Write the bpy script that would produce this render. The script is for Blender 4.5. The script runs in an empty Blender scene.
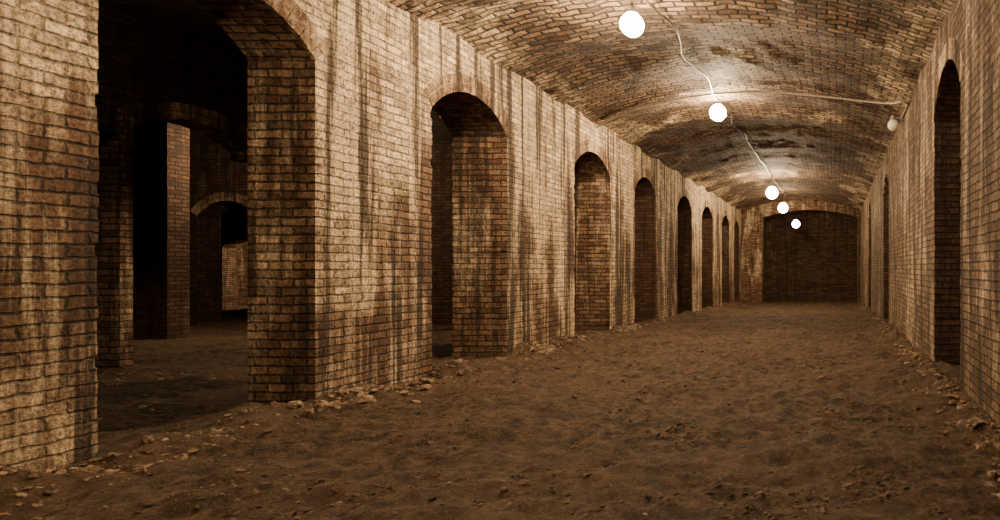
import bpy, math, random
import numpy as np
from mathutils import Vector, noise
random.seed(7)
S=bpy.context.scene
COL=S.collection

# ---------------------------------------------------------------- helpers
class MB:
    def __init__(s): s.v=[];s.f=[];s.uv=[];s.m=[]
    def quad(s,P,U,m=0):
        n=len(s.v); s.v+= [tuple(p) for p in P]; s.f.append(tuple(range(n,n+len(P)))); s.uv+=list(U); s.m.append(m)
    def build(s,name,mats,smooth=False,merge=False):
        me=bpy.data.meshes.new(name); me.from_pydata(s.v,[],s.f)
        ul=me.uv_layers.new(name="UVMap")
        flat=[c for u in s.uv for c in u]; ul.data.foreach_set("uv",flat)
        for mt in mats: me.materials.append(mt)
        me.polygons.foreach_set("material_index",s.m)
        me.update()
        if merge:
            import bmesh
            b=bmesh.new(); b.from_mesh(me); bmesh.ops.remove_doubles(b,verts=b.verts,dist=0.0005); b.to_mesh(me); b.free()
        me.polygons.foreach_set("use_smooth",[smooth]*len(me.polygons))
        o=bpy.data.objects.new(name,me); COL.objects.link(o); return o

def nmat(name):
    m=bpy.data.materials.new(name); m.use_nodes=True
    nt=m.node_tree; nt.nodes.clear()
    out=nt.nodes.new("ShaderNodeOutputMaterial"); b=nt.nodes.new("ShaderNodeBsdfPrincipled")
    nt.links.new(b.outputs[0],out.inputs[0])
    return m,nt,b
class NT:
    def __init__(s,nt): s.nt=nt
    def n(s,t,**k):
        x=s.nt.nodes.new(t)
        for a,b in k.items(): setattr(x,a,b)
        return x
    def l(s,a,b): s.nt.links.new(a,b)
    def noise(s,vec,scale,detail=4,rough=.6,sc=None):
        if sc:
            mp=s.n("ShaderNodeMapping"); mp.inputs['Scale'].default_value=sc; s.l(vec,mp.inputs[0]); vec=mp.outputs[0]
        x=s.n("ShaderNodeTexNoise"); x.inputs['Scale'].default_value=scale; x.inputs['Detail'].default_value=detail; x.inputs['Roughness'].default_value=rough
        s.l(vec,x.inputs['Vector']); return x
    def ramp(s,fac,a,b,va=0.,vb=1.):
        x=s.n("ShaderNodeMapRange"); x.inputs[1].default_value=a;x.inputs[2].default_value=b;x.inputs[3].default_value=va;x.inputs[4].default_value=vb
        x.interpolation_type='SMOOTHSTEP'; s.l(fac,x.inputs[0]); return x.outputs[0]
    def math(s,op,a,b):
        x=s.n("ShaderNodeMath",operation=op)
        for i,v in enumerate((a,b)):
            if isinstance(v,(int,float)): x.inputs[i].default_value=v
            else: s.l(v,x.inputs[i])
        return x.outputs[0]
    def mix(s,f,a,b,mode='MIX'):
        x=s.n("ShaderNodeMix",data_type='RGBA',blend_type=mode)
        for sock,v in ((x.inputs[0],f),(x.inputs[6],a),(x.inputs[7],b)):
            if isinstance(v,(int,float)): sock.default_value=v
            elif isinstance(v,tuple): sock.default_value=(*v,1)
            else: s.l(v,sock)
        return x.outputs[2]

def brick_mat(name,c1,c2,cm,wash,wash_lo=.45,wash_hi=.6,dark=.7,streak=(4,4,.35),brick=True,bump=1.0,rough=.85,joint=.35,bw=.22,bh=.075,ms=.0115,dist=.035,dk=(.5,.62),edge=None,joint_fade=0.,run=0.,top=None,wob=(.05,.034)):
    m,nt,b=nmat(name); N=NT(nt)
    tc=N.n("ShaderNodeTexCoord"); ob=tc.outputs['Object']
    pt=N.noise(ob,14,6,.75)
    if brick:
        d=N.noise(tc.outputs['UV'],6,3,.7)
        vm=N.n("ShaderNodeVectorMath",operation='MULTIPLY_ADD'); N.l(d.outputs['Color'],vm.inputs[0]); vm.inputs[1].default_value=(*wob,0); N.l(tc.outputs['UV'],vm.inputs[2])
        def bt(a,b_,c_):
            x=N.n("ShaderNodeTexBrick"); N.l(vm.outputs[0],x.inputs['Vector'])
            x.inputs['Scale'].default_value=1; x.inputs['Brick Width'].default_value=bw; x.inputs['Row Height'].default_value=bh
            x.inputs['Mortar Size'].default_value=ms; x.inputs['Mortar Smooth'].default_value=.6; x.inputs['Bias'].default_value=0
            x.inputs['Color1'].default_value=(*a,1);x.inputs['Color2'].default_value=(*b_,1);x.inputs['Mortar'].default_value=(*c_,1); return x
        br=bt(c1,c2,cm); br2=bt((.38,)*3,(1.25,)*3,(joint,)*3)
        col=br.outputs['Color']; bfac=br.outputs['Fac']; bvar=br2.outputs['Color']
    else:
        q=N.noise(ob,9,1); col=N.mix(N.ramp(q.outputs['Fac'],.4,.6),c1,c2); bfac=None; bvar=None
    st=N.noise(ob,1,7,.65,sc=streak); lg=N.noise(ob,.55,4,.6)
    w=N.math('ADD',N.math('MULTIPLY',st.outputs['Fac'],.6),N.math('MULTIPLY',lg.outputs['Fac'],.4))
    if edge:
        sx=N.n("ShaderNodeSeparateXYZ"); N.l(tc.outputs['UV'],sx.inputs[0])
        dd=N.math('MINIMUM',sx.outputs[0],N.math('SUBTRACT',edge[0],sx.outputs[0]))
        w=N.math('ADD',w,N.ramp(dd,edge[1],.05,0,edge[2]))
    if top:
        sz=N.n("ShaderNodeSeparateXYZ"); N.l(ob,sz.inputs[0]); w=N.math('ADD',w,N.ramp(sz.outputs[2],top[0],top[1],0,top[2]))
    wf=N.ramp(w,wash_lo,wash_hi)
    wf=N.math('MULTIPLY',wf,N.ramp(pt.outputs['Fac'],.36,.50,.3,1))
    wcol=wash
    if bvar:
        jf=.85
        if joint_fade:
            q2=N.noise(ob,1,5,.6,sc=(streak[0]*1.7,streak[1]*1.7,streak[2])); jf=N.ramp(q2.outputs['Fac'],.44,.60,.85,.85-joint_fade)
        wcol=N.mix(jf,wash,bvar,'MULTIPLY')
    col=N.mix(wf,col,wcol)
    if run:
        rn=N.noise(ob,1,7,.7,sc=(9,9,.6)); col=N.mix(N.math('MULTIPLY',N.ramp(rn.outputs['Fac'],.51,.62),run),col,(.085,.046,.025))
        rn=N.noise(ob,1,6,.7,sc=(6,6,.4)); col=N.mix(N.math('MULTIPLY',N.ramp(rn.outputs['Fac'],.56,.68),run*.9),col,tuple(min(.9,c*1.1) for c in wash))
    ds=N.noise(ob,1,6,.6,sc=(streak[0]*2,streak[1]*2,streak[2]*1.0 if streak[2]<1 else streak[2]*2))
    df=N.math('MULTIPLY',N.ramp(ds.outputs['Fac'],dk[0],dk[1]),dark)
    col=N.mix(df,col,(.03,.017,.01))
    g=N.noise(ob,38,6,.85)
    gm=N.ramp(g.outputs['Fac'],.34,.64,.28,1.45)
    gc=N.n("ShaderNodeCombineColor"); [N.l(gm,gc.inputs[i]) for i in range(3)]
    col=N.mix(1.,col,gc.outputs[0],'MULTIPLY')
    N.l(col,b.inputs['Base Color']); b.inputs['Roughness'].default_value=rough
    b.inputs['Specular IOR Level'].default_value=.3
    h=N.math('ADD',N.math('MULTIPLY',g.outputs['Fac'],.5),N.math('MULTIPLY',pt.outputs['Fac'],.95))
    if bfac:
        h=N.math('SUBTRACT',h,N.math('MULTIPLY',bfac,.95))
        h=N.math('ADD',h,N.math('MULTIPLY',bvar,.32))
    bp=N.n("ShaderNodeBump"); bp.inputs['Strength'].default_value=bump; bp.inputs['Distance'].default_value=dist
    N.l(h,bp.inputs['Height']); N.l(bp.outputs[0],b.inputs['Normal'])
    return m

XL,XR=-4.45,1.2
ZS,RISE=3.9,.52
XC=(XL+XR)/2; HW=(XR-XL)/2; RV=(HW*HW+RISE*RISE)/(2*RISE); ZC=ZS+RISE-RV
TH=math.asin((HW+.04)/RV); ARC=2*TH*RV

M_wall =brick_mat("stained_brick",(.11,.056,.03),(.25,.142,.078),(.05,.032,.02),(.90,.67,.43),.46,.55,.9,streak=(2.3,2.3,.24),joint=.3,joint_fade=.55,run=.45,top=(1.0,3.5,.075),dist=.045,dk=(.51,.61),wob=(.07,.04))
M_vous =brick_mat("voussoir_brick",(.12,.064,.036),(.28,.165,.093),(.1,.1,.1),(.72,.54,.35),.45,.56,.85,brick=False,streak=(2.3,2.3,.24),run=.5)
M_jamb =brick_mat("jamb_brick",(.12,.064,.036),(.34,.205,.118),(.065,.042,.027),(.70,.52,.34),.50,.60,.7,streak=(4,4,.6),dist=.045,wob=(.065,.038))
M_jambd=brick_mat("shaded_jamb_brick",(.055,.026,.014),(.125,.065,.035),(.03,.02,.013),(.2,.14,.09),.52,.64,.7,streak=(4,4,.6))  # darker copy of jamb_brick; shade of the dim openings put into its colour
M_right=brick_mat("right_wall_brick",(.125,.075,.043),(.27,.172,.102),(.055,.037,.024),(.60,.45,.29),.48,.58,.85,streak=(2.6,2.6,.5),run=.35,dist=.045,wob=(.065,.038))
M_ceil =brick_mat("vault_brick",(.065,.035,.019),(.29,.178,.10),(.016,.010,.006),(.84,.63,.40),.555,.61,.6,streak=(1.5,1.1,1.5),bump=1.0,rough=.8,bw=.25,bh=.105,ms=.021,dist=.085,joint=.1,edge=(ARC,1.0,.10),dk=(.50,.62))
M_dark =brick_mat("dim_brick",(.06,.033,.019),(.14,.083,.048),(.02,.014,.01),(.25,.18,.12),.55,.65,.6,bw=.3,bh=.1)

def dirt_mat():
    m,nt,b=nmat("packed_dirt"); N=NT(nt); ob=N.n("ShaderNodeTexCoord").outputs['Object']
    a=N.noise(ob,1.0,5,.6); c=N.noise(ob,9,10,.8); f=N.noise(ob,70,5,.85); k=N.noise(ob,3.6,8,.78)
    v=N.n("ShaderNodeTexVoronoi"); v.inputs['Scale'].default_value=26; N.l(ob,v.inputs['Vector'])
    col=N.mix(N.ramp(c.outputs['Fac'],.36,.64),(.024,.0135,.0075),(.215,.13,.073))
    col=N.mix(N.math('MULTIPLY',N.ramp(k.outputs['Fac'],.47,.62),.75),col,(.027,.0155,.009))
    col=N.mix(N.math('MULTIPLY',N.ramp(a.outputs['Fac'],.43,.60),.45),col,(.18,.11,.062))
    col=N.mix(N.ramp(f.outputs['Fac'],.56,.70),col,(.40,.28,.175))
    col=N.mix(N.ramp(f.outputs['Fac'],.44,.34),col,(.014,.009,.005))
    N.l(col,b.inputs['Base Color']); b.inputs['Roughness'].default_value=.85; b.inputs['Specular IOR Level'].default_value=.3
    h=N.math('ADD',N.math('MULTIPLY',c.outputs['Fac'],.9),N.math('MULTIPLY',f.outputs['Fac'],.4))
    h=N.math('SUBTRACT',h,N.math('MULTIPLY',k.outputs['Fac'],.7))
    h=N.math('ADD',h,N.math('MULTIPLY',v.outputs['Distance'],.3))
    bp=N.n("ShaderNodeBump"); bp.inputs['Strength'].default_value=1; bp.inputs['Distance'].default_value=.09
    N.l(h,bp.inputs['Height']); N.l(bp.outputs[0],b.inputs['Normal']); return m
M_dirt=dirt_mat()
def simple(name,c1,c2,scale=20,rough=.7,metal=0,bump=.3,dist=.01):
    m,nt,b=nmat(name); N=NT(nt); ob=N.n("ShaderNodeTexCoord").outputs['Object']
    a=N.noise(ob,scale,5,.7); N.l(N.mix(N.ramp(a.outputs['Fac'],.35,.65),c1,c2),b.inputs['Base Color'])
    b.inputs['Roughness'].default_value=rough;b.inputs['Metallic'].default_value=metal
    bp=N.n("ShaderNodeBump"); bp.inputs['Strength'].default_value=bump; bp.inputs['Distance'].default_value=dist
    N.l(a.outputs['Fac'],bp.inputs['Height']); N.l(bp.outputs[0],b.inputs['Normal']); return m
M_rub=simple("rubble_stone",(.04,.023,.013),(.34,.225,.135),14,.9,0,1,.03)
M_clod=simple("dirt_clods",(.022,.013,.008),(.18,.11,.064),5,.95,0,1,.02)
M_metal=simple("galvanised_steel",(.16,.13,.10),(.36,.30,.24),30,.5,.4)
M_black=simple("black_bakelite",(.01,.008,.006),(.03,.025,.02),30,.4)
M_glass=simple("frosted_glass",(.75,.68,.55),(.85,.78,.66),5,.2,0,.0)
LC=(1,.74,.455)
def emis(name,c,s):
    m=bpy.data.materials.new(name); m.use_nodes=True; nt=m.node_tree; nt.nodes.clear()
    o=nt.nodes.new("ShaderNodeOutputMaterial"); e=nt.nodes.new("ShaderNodeEmission"); e.inputs[0].default_value=(*c,1); e.inputs[1].default_value=s
    nt.links.new(e.outputs[0],o.inputs[0]); return m
M_red=emis("red_indicator",(1,.12,.04),5)

# ---------------------------------------------------------------- geometry functions
def ceil_z(x): return ZC+math.sqrt(max(0,RV*RV-(x-XC)**2))
def slope(y): return -0.0205*max(0,y-7.5) if y<32 else -0.0205*24.5
def fz(x,y):
    z=slope(y)
    v=Vector((x,y,0))
    z+=.05*noise.noise(v*1.3)+.045*noise.noise(v*3.7+Vector((9,2,4)))
    z+=.034*noise.noise(v*8.1)+.014*noise.noise(v*17)
    for w in (XL,XR):
        d=abs(x-w); n=.5+.9*noise.noise(Vector((w,y*2.1,3)))
        z+=max(0,n)*.15*math.exp(-(d/.28)**2)
    return z

SPR,APX=2.98,3.33
def wall(mb,mp,s0,s1,ops,zb,zt,Tdef,mf=0,mj=1,mv=2,spr=SPR,apx=APX,vous=True,back=True,mjs=None):
    """mp(s,depth,z)->xyz ; ops=[(a,b,T)]"""
    zl=[]; z=zb
    while z<spr-.08: zl+=[z+.006,z+.069]; z+=.075
    zl.append(spr)
    def jit(): return random.choice((0,.002,.004,.006)) if random.random()<.9 else .012
    edges=[s0]
    for a,b,T in ops: edges+=[a,b]
    edges.append(s1)
    MJ=lambda i: mj if not mjs else mjs[max(0,min(len(mjs)-1,i))]
    for i in range(0,len(edges),2):
        a,b=edges[i],edges[i+1]
        Ta=ops[i//2-1][2] if i>0 else Tdef
        Tb=ops[i//2][2] if i//2<len(ops) else Ta
        ja=[0]*len(zl); jb=[0]*len(zl)
        for k in range(0,len(zl)-1,2):
            p,q=jit(),jit(); ja[k]=p+.002;ja[k+1 if k+1<len(zl)-1 else k]=p; jb[k]=q;jb[k+1 if k+1<len(zl)-1 else k]=q
        if i==0: ja=[0]*len(zl)
        if i==len(edges)-2: jb=[0]*len(zl)
        m1,m2=a+.07,b-.07
        for k in range(len(zl)-1):
            z0,z1=zl[k],zl[k+1]
            def q(sa0,sa1,sb0,sb1,da0,da1,db0,db1):
                P=[mp(sa0,da0,z0),mp(sb0,db0,z0),mp(sb1,db1,z1),mp(sa1,da1,z1)]
                mb.quad(P,[(sa0,z0),(sb0,z0),(sb1,z1),(sa1,z1)],mf)
            q(a+ja[k],a+ja[k+1],m1,m1,ja[k],ja[k+1],0,0)
            q(m1,m1,m2,m2,0,0,0,0)
            q(m2,m2,b-jb[k],b-jb[k+1],0,0,jb[k],jb[k+1])
            if i>0:
                A0,A1=a+ja[k],a+ja[k+1]
                mb.quad([mp(A0,ja[k],z0),mp(A1,ja[k+1],z1),mp(a,Ta,z1),mp(a,Ta,z0)],[(.11,z0),(.11,z1),(.11+Ta,z1),(.11+Ta,z0)],MJ(i//2-1))
            if i<len(edges)-2:
                B0,B1=b-jb[k],b-jb[k+1]
                mb.quad([mp(B0,jb[k],z0),mp(b,Tb,z0),mp(b,Tb,z1),mp(B1,jb[k+1],z1)],[(.0,z0),(Tb,z0),(Tb,z1),(0,z1)],MJ(i//2))
        mb.quad([mp(a,0,spr),mp(b,0,spr),mp(b,0,zt),mp(a,0,zt)],[(a,spr),(b,spr),(b,zt),(a,zt)],mf)
        if back:
            for (zz0,zz1) in ((zb,spr),(spr,zt)):
                mb.quad([mp(b,Tb,zz0),mp(a,Ta,zz0),mp(a,Ta,zz1),mp(b,Tb,zz1)],[(b,zz0),(a,zz0),(a,zz1),(b,zz1)],MJ(9))
    for oi,(a,b,T) in enumerate(ops):
        c=(a+b)/2;h=(b-a)/2;r=apx-spr;R=(h*h+r*r)/(2*r);zc=apx-R;th=math.asin(h/R);n=24
        P=[(c+R*math.sin(-th+2*th*k/n),zc+R*math.cos(-th+2*th*k/n),R*(2*th*k/n)) for k in range(n+1)]
        for k in range(n):
            (sa,za,ua),(sb,zb_,ub)=P[k],P[k+1]
            mb.quad([mp(sa,0,za),mp(sb,0,zb_),mp(sb,0,zt),mp(sa,0,zt)],[(sa,za),(sb,zb_),(sb,zt),(sa,zt)],mf)
            mb.quad([mp(sa,0,za),mp(sa,T,za),mp(sb,T,zb_),mp(sb,0,zb_)],[(0,ua),(T,ua),(T,ub),(0,ub)],MJ(oi))
            if back: mb.quad([mp(sb,T,zb_),mp(sa,T,za),mp(sa,T,zt),mp(sb,T,zt)],[(sb,zb_),(sa,za),(sa,zt),(sb,zt)],MJ(9))
        if vous:
            nb=int(2*th*R/.075)
            for ring in range(2):
                r0=R+.002+ring*.108; r1=r0+.098
                for k in range(nb):
                    t0=-th+2*th*(k+.07)/nb; t1=-th+2*th*(k+.93)/nb; pr=-random.uniform(.001,.008)
                    r0j=r0-random.choice((0,0,.003,-.008)) if ring==0 else r0
                    f=[(c+rr*math.sin(t),zc+rr*math.cos(t)) for rr,t in ((r0j,t0),(r0j,t1),(r1,t1),(r1,t0))]
                    F=[mp(x,pr,zz) for x,zz in f]; Bk=[mp(x,.03,zz) for x,zz in f]
                    uv=[(0,0),(.1,0),(.1,.1),(0,.1)]
                    mb.quad(F,uv,mv)
                    for e in range(4):
                        mb.quad([F[e],Bk[e],Bk[(e+1)%4],F[(e+1)%4]],uv,mv)

# ---------------------------------------------------------------- left wall
Ts=[.58,.74,.68,.66,.66,.66,.66,.66]
AB=[(3.87,5.48),(7.07,8.68),(10.95,12.66),(14.24,15.9),(18.1,19.9),(21.4,23.3),(25.2,27.0),(28.3,29.7)]
ops=[(a,b,t) for (a,b),t in zip(AB,Ts)]
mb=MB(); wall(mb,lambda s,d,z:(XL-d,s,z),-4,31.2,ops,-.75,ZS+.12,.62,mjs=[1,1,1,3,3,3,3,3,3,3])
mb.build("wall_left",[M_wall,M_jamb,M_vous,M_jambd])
# ---------------------------------------------------------------- right wall
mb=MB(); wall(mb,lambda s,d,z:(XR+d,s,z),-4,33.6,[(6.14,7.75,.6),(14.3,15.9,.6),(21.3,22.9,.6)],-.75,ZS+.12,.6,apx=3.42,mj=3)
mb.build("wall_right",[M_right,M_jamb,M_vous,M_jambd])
# ---------------------------------------------------------------- vaulted ceiling
mb=MB(); na=72; ny=460; Y0,Y1=-4,33.7
def cp(i,j):
    t=-TH+2*TH*i/na; y=Y0+(Y1-Y0)*j/ny
    r=RV+.035*noise.noise(Vector((t*RV*1.1,y*.9,1)))+.030*noise.noise(Vector((t*RV*4,y*3.5,7)))
    r+=.035*math.sin(y*2*math.pi/1.75)
    return (XC+r*math.sin(t),y,ZC+r*math.cos(t))
G=[[cp(i,j) for j in range(ny+1)] for i in range(na+1)]
for i in range(na):
    for j in range(ny):
        u0,u1=Y0+(Y1-Y0)*j/ny,Y0+(Y1-Y0)*(j+1)/ny; v0,v1=2*TH*RV*i/na,2*TH*RV*(i+1)/na
        mb.quad([G[i][j],G[i][j+1],G[i+1][j+1],G[i+1][j]],[(v0,u0),(v0,u1),(v1,u1),(v1,u0)])
mb.build("ceiling",[M_ceil],smooth=True,merge=True)

# ---------------------------------------------------------------- floor
def axis(segs):
    out=[]
    for a,b,st in segs:
        n=max(1,round((b-a)/st)); out+=[a+(b-a)*k/n for k in range(n)]
    out.append(segs[-1][1]); return out
xs=axis([(-27,-10,.5),(-10,-5.2,.12),(-5.2,1.5,.045),(1.5,5,.3)])
ys=axis([(-4,2,.4),(2,10,.04),(10,20,.1),(20,36,.2)])
V=[]
for y in ys:
    for x in xs: V.append((x,y,fz(x,y)))
nx=len(xs); F=[(j*nx+i,j*nx+i+1,(j+1)*nx+i+1,(j+1)*nx+i) for j in range(len(ys)-1) for i in range(nx-1)]
me=bpy.data.meshes.new("floor"); me.from_pydata(V,[],F); me.materials.append(M_dirt); me.polygons.foreach_set("use_smooth",[True]*len(F)); me.update()
o=bpy.data.objects.new("floor",me); COL.objects.link(o)

# ---------------------------------------------------------------- end of the corridor
def box(mb,x0,x1,y0,y1,z0,z1,m=0):
    mb.quad([(x0,y0,z0),(x1,y0,z0),(x1,y0,z1),(x0,y0,z1)],[(x0,z0),(x1,z0),(x1,z1),(x0,z1)],m)
    mb.quad([(x1,y1,z0),(x0,y1,z0),(x0,y1,z1),(x1,y1,z1)],[(x1,z0),(x0,z0),(x0,z1),(x1,z1)],m)
    mb.quad([(x0,y1,z0),(x0,y0,z0),(x0,y0,z1),(x0,y1,z1)],[(y1,z0),(y0,z0),(y0,z1),(y1,z1)],m)
    mb.quad([(x1,y0,z0),(x1,y1,z0),(x1,y1,z1),(x1,y0,z1)],[(y0,z0),(y1,z0),(y1,z1),(y0,z1)],m)
    mb.quad([(x0,y0,z1),(x1,y0,z1),(x1,y1,z1),(x0,y1,z1)],[(x0,y0),(x1,y0),(x1,y1),(x0,y1)],m)
    mb.quad([(x0,y1,z0),(x1,y1,z0),(x1,y0,z0),(x0,y0,z0)],[(x0,y1),(x1,y1),(x1,y0),(x0,y0)],m)
mb=MB(); YA=30.3
wall(mb,lambda s,d,z:(s,YA+d,z),-4.44,1.19,[(-3.45,1.08,.6)],-.75,ZS+.55,.6,spr=3.6,apx=3.98,mf=0,vous=False)
mb.build("wall_transverse_arch",[M_jamb,M_jamb,M_vous])
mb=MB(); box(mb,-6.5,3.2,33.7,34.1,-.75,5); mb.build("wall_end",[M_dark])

# ---------------------------------------------------------------- side chambers seen through the first arch
mb=MB()
box(mb,-8.58,-8.27,7.4,7.54,-.4,3.0)
pz=lambda s,d,z:(-8.3-d,s,z)
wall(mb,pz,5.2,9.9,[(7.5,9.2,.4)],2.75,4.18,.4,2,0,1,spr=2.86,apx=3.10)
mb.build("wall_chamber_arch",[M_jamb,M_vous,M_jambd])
mb=MB(); box(mb,-12.78,-12.0,11.5,11.9,-.5,4.19); mb.build("brick_pier",[M_jambd])
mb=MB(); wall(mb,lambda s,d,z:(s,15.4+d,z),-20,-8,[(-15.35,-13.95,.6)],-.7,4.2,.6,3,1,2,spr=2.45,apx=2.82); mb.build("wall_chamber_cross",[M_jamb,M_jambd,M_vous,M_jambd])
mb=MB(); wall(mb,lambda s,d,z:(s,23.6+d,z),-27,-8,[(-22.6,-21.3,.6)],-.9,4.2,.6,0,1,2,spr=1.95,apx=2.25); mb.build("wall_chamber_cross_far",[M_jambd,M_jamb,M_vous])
mb=MB(); box(mb,-27.4,-27,-4,34,-.9,4.3); box(mb,-27,-5.2,30,30.3,-.9,4.3); box(mb,-27,-5.1,-4.3,-4,-.9,4.3); mb.build("wall_chamber_outer",[M_jamb])
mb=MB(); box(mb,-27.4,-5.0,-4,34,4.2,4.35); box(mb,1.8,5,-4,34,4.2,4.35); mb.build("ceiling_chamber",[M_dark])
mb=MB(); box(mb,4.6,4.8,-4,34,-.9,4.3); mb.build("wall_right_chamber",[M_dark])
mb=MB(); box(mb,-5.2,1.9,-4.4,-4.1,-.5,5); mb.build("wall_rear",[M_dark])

# ---------------------------------------------------------------- rubble
import bmesh
TPL=[]
for t in range(24):
    b=bmesh.new(); bmesh.ops.create_icosphere(b,subdivisions=2,radius=1)
    o=Vector((t*7,t*5,t*9)); fl=[Vector((random.gauss(0,1),random.gauss(0,1),random.gauss(0,1))).normalized() for _ in range(8)]
    for v in b.verts:
        c=v.co*(1+.4*noise.noise(v.co*1.3+o))
        for q in fl:
            dd=c.dot(q)-.55
            if dd>0: c-=q*dd
        v.co=c
    b.verts.index_update()
    TPL.append((np.array([v.co[:] for v in b.verts]),np.array([[v.index for v in f.verts] for f in b.faces]))); b.free()
def rocks(name,groups):
    VV=[];FF=[];MM=[];n=0
    for mi,(items,mat,sink) in enumerate(groups):
        for (x,y,r) in items:
            z=fz(x,y); tv,tf=random.choice(TPL)
            sx,sy,sz=random.uniform(.8,1.4),random.uniform(.7,1.2),random.uniform(.45,.8); a=random.uniform(0,6.3)
            c=tv*np.array([sx,sy,sz])*r
            R=np.array([[math.cos(a),-math.sin(a),0],[math.sin(a),math.cos(a),0],[0,0,1]])
            VV.append(c@R.T+np.array([x,y,z+r*sz*sink])); FF.append(tf+n); MM+=[mi]*len(tf); n+=len(tv)
    VV=np.concatenate(VV);FF=np.concatenate(FF)
    me=bpy.data.meshes.new(name); me.from_pydata(VV.tolist(),[],FF.tolist())
    for g in groups: me.materials.append(g[1])
    me.polygons.foreach_set("material_index",MM); me.update()
    o=bpy.data.objects.new(name,me); COL.objects.link(o); return o
it=[]
for k in range(2300):
    y=2.4+random.random()**1.6*27
    inop=any(a-.05<y<b_+.05 for a,b_,_ in ops)
    d=abs(random.gauss(0,.18))
    if inop and random.random()<.3: continue
    r=min(.05,.006+random.expovariate(1/.010)); it.append((XL+.02+r*1.5+d,y,r))
for k in range(1300):
    y=3.2+random.random()**1.5*22; d=abs(random.gauss(0,.13)); r=min(.055,.006+random.expovariate(1/.012)); it.append((XR-.02-r*1.5-d,y,r))
for cy in (5.65,6.3,9.0,9.5,10.8,12.9,13.4,16.3,20):
    for k in range(26):
        r=random.uniform(.015,.075); it.append((XL+.03+r*1.5+abs(random.gauss(0,.14)),cy+random.gauss(0,.22),r))
it+=[(random.uniform(-4.3,1.1),2.2+random.random()**1.7*24,min(.016,.003+random.expovariate(1/.004))) for k in range(400)]
cl=[]
for k in range(60000):
    x=random.uniform(-4.38,1.13); y=2.2+random.random()**1.5*13
    if noise.noise(Vector((x*1.6,y*1.6,5)))+.5*noise.noise(Vector((x*5,y*5,1)))<.05: continue
    cl.append((x,y,min(.028,.004+random.expovariate(1/.0055))))
    if len(cl)>11000: break
rocks("rubble",[(it,M_rub,.1),(cl,M_clod,-.05)])
rocks("chamber_rubble",[([(random.uniform(-7.9,-5.2),random.uniform(3.9,10),min(.05,.006+random.expovariate(1/.011))) for k in range(420)],M_rub,.1)])

# ---------------------------------------------------------------- lamps
def cyl(name,p0,p1,r,mat,parent=None,r2=None,seg=16):
    d=(Vector(p1)-Vector(p0)); b=bmesh.new(); bmesh.ops.create_cone(b,cap_ends=True,segments=seg,radius1=r,radius2=r if r2 is None else r2,depth=d.length)
    me=bpy.data.meshes.new(name); b.to_mesh(me); b.free(); me.materials.append(mat)
    o=bpy.data.objects.new(name,me); COL.objects.link(o); o.rotation_euler=d.to_track_quat('Z','Y').to_euler(); o.location=(Vector(p0)+Vector(p1))/2
    if parent: o.parent=parent
    return o
def globe(name,c,r,mat,parent):
    b=bmesh.new(); bmesh.ops.create_uvsphere(b,u_segments=28,v_segments=18,radius=r)
    for v in b.verts:
        if v.co.z>.8*r: v.co.z*=1.1
    for f in b.faces: f.smooth=True
    me=bpy.data.meshes.new(name); b.to_mesh(me); b.free(); me.materials.append(mat)
    o=bpy.data.objects.new(name,me); COL.objects.link(o); o.location=c; o.parent=parent; return o
def lamp(x,y,z,r=.10,power=9.,cz=None):
    e=bpy.data.objects.new("ceiling_lamp",None); COL.objects.link(e)
    cz=ceil_z(x) if cz is None else cz
    cyl("canopy",(x,y,cz-.035),(x,y,cz+.02),.07,M_metal,e)
    cyl("stem",(x,y,z+r*1.1+.05),(x,y,cz-.02),.012,M_black,e)
    cyl("socket",(x,y,z+r*1.0),(x,y,z+r*1.0+.09),.04,M_black,e,r2=.026)
    globe("bulb",(x,y,z),r,emis("lit_bulb",LC,power/(r*r)),e)
    return e
def at(px,py,Y,r,p): lamp((px-835)*Y/640,Y,1.2+(268-py)*Y/640,r,p)
lamp(-2.2,2.3,3.9,.1,12)
lamp(-2.2,-2.2,3.9,.1,5)
at(632,25,7.3,.13,20)
at(718,113,11.9,.15,20)
at(772,193,21.8,.20,19)
at(783,208,26.3,.20,8)
at(796,224,29.4,.18,2.5)
lamp(-7.2,6.0,3.7,.06,.4,4.2)  # added lamp, hidden by the near pier, to brighten the chamber pier front
lamp(-11,12.6,3.4,.08,8,4.2)  # unseen lamp added to light the arch in the cross wall
lamp(-20.3,27,3.2,.08,26,4.2)  # added lamp out of view, lights the wall beyond the far cross wall
e=bpy.data.objects.new("wall_jar_lamp",None); COL.objects.link(e)
x,y,z=1.02,11.2,1.2+2.5
cyl("bracket_plate",(1.2,y,z+.12),(1.16,y,z+.12),.07,M_metal,e)
cyl("arm",(1.18,y,z+.12),(x,y,z+.14),.015,M_metal,e)
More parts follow.
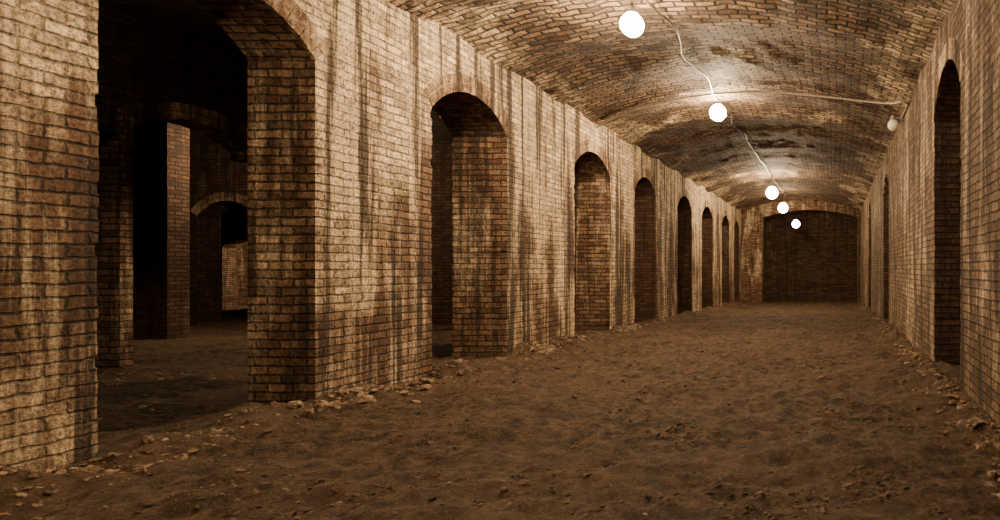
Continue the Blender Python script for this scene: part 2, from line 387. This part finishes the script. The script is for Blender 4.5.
cyl("cap",(x,y,z+.08),(x,y,z+.17),.06,M_metal,e,r2=.035)
globe("glass_jar",(x,y,z),.1,M_glass,e)
e=bpy.data.objects.new("exit_indicator_lamp",None); COL.objects.link(e)
yy=9.8; xx=-(835-443)*yy/640; zz=1.2+(268-115)*yy/640
globe("lens",(xx,yy,zz),.05,M_red,e); cyl("stem",(xx,yy,zz+.03),(xx,yy,4.2),.012,M_black,e)

def cable(name,pts,r,mat):
    c=bpy.data.curves.new(name,'CURVE'); c.dimensions='3D'; c.bevel_depth=r; c.bevel_resolution=3; c.resolution_u=8
    s=c.splines.new('BEZIER'); s.bezier_points.add(len(pts)-1)
    for p,q in zip(s.bezier_points,pts): p.co=q; p.handle_left_type=p.handle_right_type='AUTO'
    c.materials.append(mat); o=bpy.data.objects.new(name,c); COL.objects.link(o); return o
pts=[]
for k in range(60):
    y=-3+k*.56
    if y>29: break
    x=-2.15+.12*noise.noise(Vector((y*.9,3,3))); pts.append((x,y,ceil_z(x)-.09-.03*abs(noise.noise(Vector((y*2,0,0))))))
cable("lamp_cable",pts,.014,M_black)
pts=[]
for X,Y in ((-4.43,11.9),(-4.2,11.75),(-3.2,11.55),(-2.2,11.45),(-1.2,11.35),(-.2,11.2),(.5,10.9),(.95,10.5),(1.12,10.2)):
    pts.append((X,Y,ceil_z(X)-.09))
pts+= [(1.17,10.4,3.84),(1.17,10.9,3.83),(1.16,11.2,3.82)]
cable("transverse_conduit",pts,.019,M_metal)

# ---------------------------------------------------------------- world / camera
w=bpy.data.worlds.new("World"); S.world=w; w.use_nodes=True
w.node_tree.nodes["Background"].inputs[0].default_value=(.9,.65,.42,1); w.node_tree.nodes["Background"].inputs[1].default_value=.002
cd=bpy.data.cameras.new("camera"); cam=bpy.data.objects.new("camera",cd); COL.objects.link(cam)
cam.location=(0,0,1.2); cam.rotation_euler=(math.pi/2,0,0); cd.sensor_width=36; cd.lens=23.04; cd.shift_x=-.335; cd.shift_y=.008; cd.clip_start=.05
S.camera=cam
